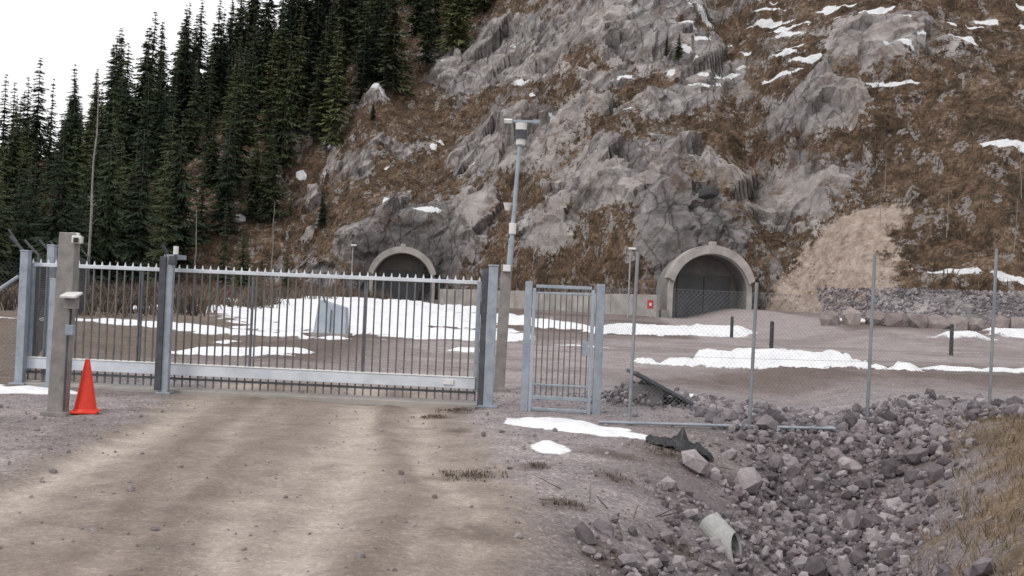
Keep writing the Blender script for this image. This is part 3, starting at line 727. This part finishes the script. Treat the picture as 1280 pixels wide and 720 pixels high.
lp = empty('lamp_post', (-.17, 19.8, 0))
b0, t0 = Vector((-.17, 19.8, 0)), Vector((.05, 19.8, 5.25))
tube('pole', b0, b0.lerp(t0, .56), .065, M_galv, lp, .06); tube('pole_upper', b0.lerp(t0, .56), t0, .045, M_galv, lp, .04)
p = b0.lerp(t0, .60); tube('joint_collar', p-Vector((0, 0, .12)), p+Vector((0, 0, .1)), .075, M_white, lp)
tube('lamp_head', t0-Vector((0, 0, .42)), t0+Vector((0, 0, .02)), .09, M_white, lp, .12, 16); tube('lamp_lens', t0-Vector((0, 0, .3)), t0-Vector((0, 0, .12)), .125, M_galvd, lp, .125, 16)
box('crossarm', (t0.x+.02, t0.y, t0.z+.06), (.62, .05, .05), M_galv, lp)
box('floodlight_a', (t0.x-.27, t0.y-.03, t0.z+.05), (.16, .16, .08), M_white, lp, 0, .01, Matrix.Rotation(.3, 3, 'X')); box('floodlight_b', (t0.x+.30, t0.y-.03, t0.z+.05), (.14, .16, .08), M_galv, lp)
p = b0.lerp(t0, .69); box('camera_arm', (p.x-.07, p.y, p.z), (.2, .04, .04), M_galv, lp)
v, f = tubeg((p.x-.14, p.y, p.z-.12), (p.x-.14, p.y, p.z+.03), .05, .09, 12); obj('dome_camera', v, f, M_white, lp)
for x_, y_, zt in ((8.2, 69, 5.6), (-15.2, 93, 6.2)):
    e = empty('yard_light', (x_, y_, .9)); tube('mast', (x_, y_, .5), (x_, y_, zt), .07, M_galv, e, .05)
    box('lantern', (x_+.1, y_-.1, zt+.05), (.5, .3, .15), M_white, e, 0, .03)

# ------------------------------------------------------------------ chain-link fence
def chain(p0, p1, z0, z1, pitch=.075, r=.0016):
    p0, p1 = Vector(p0), Vector(p1); Ln = (p1-p0).length; H = z1-z0; d = (p1-p0)/Ln; out = []
    c_ = -H
    while c_ < Ln:
        a0 = max(0, c_); a1 = min(Ln, c_+H)
        if a1 > a0:
            for sgn in (0, 1):
                za, zb_ = (a0-c_), (a1-c_)
                if sgn: za, zb_ = H-za, H-zb_
                A, B = p0+d*a0, p0+d*a1
                out.append(tubeg((A.x, A.y+(.003 if sgn else 0), z0+za), (B.x, B.y+(.003 if sgn else 0), z0+zb_), r, r, 3))
        c_ += pitch
    return out
fp = [(1.75, 14.0, 2.45), (3.5, 14.16, 2.1), (5.42, 14.8, 2.62), (7.74, 15.8, 2.85), (10.2, 17.0, 2.6), (12.8, 18.4, 2.6)]
fe = empty('chain_link_fence', (5, 14.7, 0))
for i, (x_, y_, zt) in enumerate(fp):
    zb = float(gz(x_, y_)); tube('post_%d' % i, (x_-.01, y_, zb-.2), (x_+.02, y_, zt), .025, M_post, fe)
W = []
for i in range(len(fp)-1):
    (a0, b0_, _), (a1, b1_, _) = fp[i], fp[i+1]; zb = max(float(gz(a0, b0_)), float(gz(a1, b1_)))+.08
    W += chain((a0, b0_, 0), (a1, b1_, 0), zb, zb+1.85, .065, .0014)
W += chain((1.42, 15.0, 0), (1.75, 14.0, 0), .05, 1.95)
v, f = join(W); obj('wire_mesh', v, f, M_post, fe)
tube('bottom_tube', (1.3, 13.9, .03), (4.75, 14.05, .06), .022, M_galv, fe)
for k_, zt in enumerate((1.95, 1.0)):
    for i in range(len(fp)-1):
        tube('tension_wire_%d_%d' % (k_, i), (fp[i][0], fp[i][1], zt), (fp[i+1][0], fp[i+1][1], zt), .003, M_post, fe, None, 4)
fl = [(-8.0, 16.2), (-9.4, 19.5), (-10.8, 23), (-12.2, 26.5), (-13.6, 30), (-15, 34), (-16.4, 38)]
f2e = empty('yard_fence', (-11, 24, 0)); W = []
for i, (x_, y_) in enumerate(fl):
    zb = float(gz(x_, y_)); tube('post_%d' % i, (x_, y_, zb-.2), (x_, y_, zb+2.1), .035, M_galvd, f2e); tube('arm_%d' % i, (x_, y_, zb+2.1), (x_-.3, y_, zb+2.4), .025, M_galvd, f2e)
    if i < len(fl)-1: W += chain((x_, y_, 0), (*fl[i+1], 0), zb+.05, zb+2.05, .1, .0022)
W += chain((-8.0, 16.1, 0), (-12.5, 16.6, 0), .1, 2.0)
v, f = join(W); obj('wire_mesh', v, f, M_galvd, f2e)
for x_ in (-10.2, -12.4): tube('side_post', (x_, 16.3, 0), (x_, 16.3, 2.2), .03, M_galv, f2e)

for x_, y_, h_ in ((9.25, 34.8, 1.02), (16.6, 37, 1.15), (9.9, 44, .9)):
    zb = float(gz(x_, y_)); e = empty('bollard', (x_, y_, zb)); tube('shaft', (x_, y_, zb-.1), (x_, y_, zb+h_), .075, M_black, e, .07, 14); tube('cap', (x_, y_, zb+h_), (x_, y_, zb+h_+.04), .07, M_black, e, .03, 14)
    tube('band', (x_, y_, zb+h_*.8), (x_, y_, zb+h_*.85), .078, M_galvd, e, .078, 14)
x_, y_ = -6.0, 33.0; zb = float(gz(x_, y_)); e = empty('utility_cabinet', (x_, y_, zb))
V = [(x_-.55, y_-.35, zb), (x_+.55, y_-.35, zb), (x_+.55, y_+.35, zb), (x_-.55, y_+.35, zb), (x_-.42, y_-.2, zb+1.2), (x_+.5, y_-.2, zb+.95), (x_+.5, y_+.3, zb+.95), (x_-.42, y_+.3, zb+1.2)]
obj('body', V, [(0, 1, 5, 4), (1, 2, 6, 5), (2, 3, 7, 6), (3, 0, 4, 7), (4, 5, 6, 7), (3, 2, 1, 0)], M_blue, e, bevel=.02)
box('door_seam', (x_+.02, y_-.31, zb+.5), (.02, .06, .75), M_galvd, e, 0, .002, Matrix.Rotation(-.14, 3, 'X'))
tube('strut', (x_-.2, y_-.2, zb+1.1), (x_-.5, y_-.1, zb+1.9), .03, M_galvd, e); box('plinth', (x_, y_, zb+.03), (1.3, .9, .12), M_conc, e)
e = empty('hazard_sign', (9.6, 68, 1)); tube('leg', (9.6, 68, .6), (9.6, 68, 1.9), .03, M_galv, e); box('panel', (9.6, 67.95, 1.8), (.42, .03, .6), M_red, e); box('panel_inset', (9.6, 67.93, 1.8), (.16, .02, .2), M_white, e)
x_, y_ = 2.5, 17.3; zb = float(gz(x_, y_)); e = empty('drain_cover_slab', (x_, y_, zb))
box('slab', (x_+.15, y_-.1, zb+.30), (1.15, .8, .06), M_galvd, e, .1, .01, Matrix.Rotation(.46, 3, 'Y')); box('frame', (x_-.15, y_, zb+.14), (.6, .7, .4), M_concd, e, .1, .02)
nn_ = 420; px = rng.normal(x_-.3, .4, nn_); py = rng.normal(y_+.05, .4, nn_); hh_ = .42*np.exp(-(((px-x_+.2)/.55)**2+((py-y_)/.5)**2))
stones('gravel_mound', px, py, gz(px, py)+hh_*rng.uniform(.1, .9, nn_), rng.uniform(.05, .12, nn_), M_stone)
gu, gv_ = np.meshgrid(np.linspace(-1, 1, 34), np.linspace(-1, 1, 22)); gu, gv_ = gu.ravel(), gv_.ravel()
ang = np.arctan2(gv_, gu); rad = np.maximum(np.abs(gu), np.abs(gv_))*(1-.35*fbm(ang*1.3+9, ang*0, 0, 3, 5))
tx_, ty_ = 2.22+rad*np.cos(ang)*.50, 12.55+rad*np.sin(ang)*.34
tz_ = gz(tx_, ty_)+.04+.16*np.abs(fbm(gu*2.2, gv_*2.2, 0, 4, 123)-.5)*2+.17*np.exp(-((gu-.1)/.18)**2-(gv_/.4)**2)-.08*rad**4
grid_obj('black_plastic_sheet', np.stack([tx_, ty_, tz_], 1), 34, 22, M_black, smooth=False)
c0 = Vector((2.0, 9.5, -.38)); ax = Vector((.36, -.66, -.34)).normalized(); c1 = c0+ax*.42
u = ax.orthogonal().normalized(); w = ax.cross(u); n = 24; V = []
for p_, r_ in ((c0, .13), (c1, .13), (c1, .105), (c0, .105)):
    for i in range(n):
        t = 2*math.pi*i/n; sh = ax*(.14*math.cos(t)) if p_ is c1 else Vector()
        V.append(tuple(p_+u*(r_*math.cos(t))+w*(r_*math.sin(t))+sh))
F = []
for k_ in range(4):
    for i in range(n): j = (i+1) % n; F.append((k_*n+i, k_*n+j, ((k_+1) % 4)*n+j, ((k_+1) % 4)*n+i))
obj('culvert_pipe', V, F, M_pipe)
ps = []
for cx_, cy_, m_ in ((2.1, 12.3, 16), (.6, 8.5, 6), (1.0, 8.9, 4)):
    for i in range(m_):
        x_, y_ = random.gauss(cx_, .3), random.gauss(cy_, .18); zb = float(gz(x_, y_)); a_ = random.uniform(0, 6.28); l_ = random.uniform(.08, .3)
        ps.append(tubeg((x_, y_, zb+.02), (x_+l_*math.cos(a_), y_+l_*math.sin(a_), zb+random.uniform(.02, .12)), .007, .004, 4))
v, f = join(ps); obj('twig_debris', v, f, M_bark)

# ------------------------------------------------------------------ light, sky
w = bpy.data.worlds.new('World'); scene.world = w; w.use_nodes = True; nt = w.node_tree
bgn = nt.nodes['Background']; sky = nt.nodes.new('ShaderNodeTexSky'); sky.sky_type = 'NISHITA'; sky.sun_disc = False
el, az = math.radians(46), math.radians(225)
sky.sun_elevation = el; sky.sun_rotation = az; sky.dust_density = 3
cl = N(nt, 'ShaderNodeTexNoise'); cl.inputs['Scale'].default_value = 2.2; cl.inputs['Detail'].default_value = 4
tc = N(nt, 'ShaderNodeTexCoord'); L(nt, tc.outputs['Generated'], cl.inputs['Vector'])
cc = ramp(nt, cl.outputs[0], [(.3, (11.0, 10.9, 11.2)), (.7, (12.4, 12.2, 12.2))])
L(nt, mixc(nt, .9, sky.outputs[0], cc), bgn.inputs['Color']); bgn.inputs['Strength'].default_value = .1
sl = bpy.data.lights.new('sun', 'SUN'); sl.energy = 1.2; sl.angle = math.radians(14); sl.color = (1, .95, .88)
so = bpy.data.objects.new('sun', sl); scene.collection.objects.link(so)
d = Vector((math.sin(az)*math.cos(el), math.cos(az)*math.cos(el), math.sin(el)))
so.rotation_euler = d.to_track_quat('Z', 'Y').to_euler()

# ------------------------------------------------------------------ camera
cam = bpy.data.cameras.new('camera'); co = bpy.data.objects.new('camera', cam); scene.collection.objects.link(co)
cam.sensor_width = 36; cam.lens = 34.57; cam.clip_end = 3000; cam.clip_start = .1
co.matrix_world = Matrix.Translation((0, 0, 1.7)) @ Matrix.Rotation(math.radians(90.7), 4, 'X') @ Matrix.Rotation(math.radians(2.4), 4, 'Z')
scene.camera = co
scene.view_settings.view_transform = 'Standard'; scene.view_settings.look = 'None'; scene.view_settings.exposure = 0
print('trees', cnt)
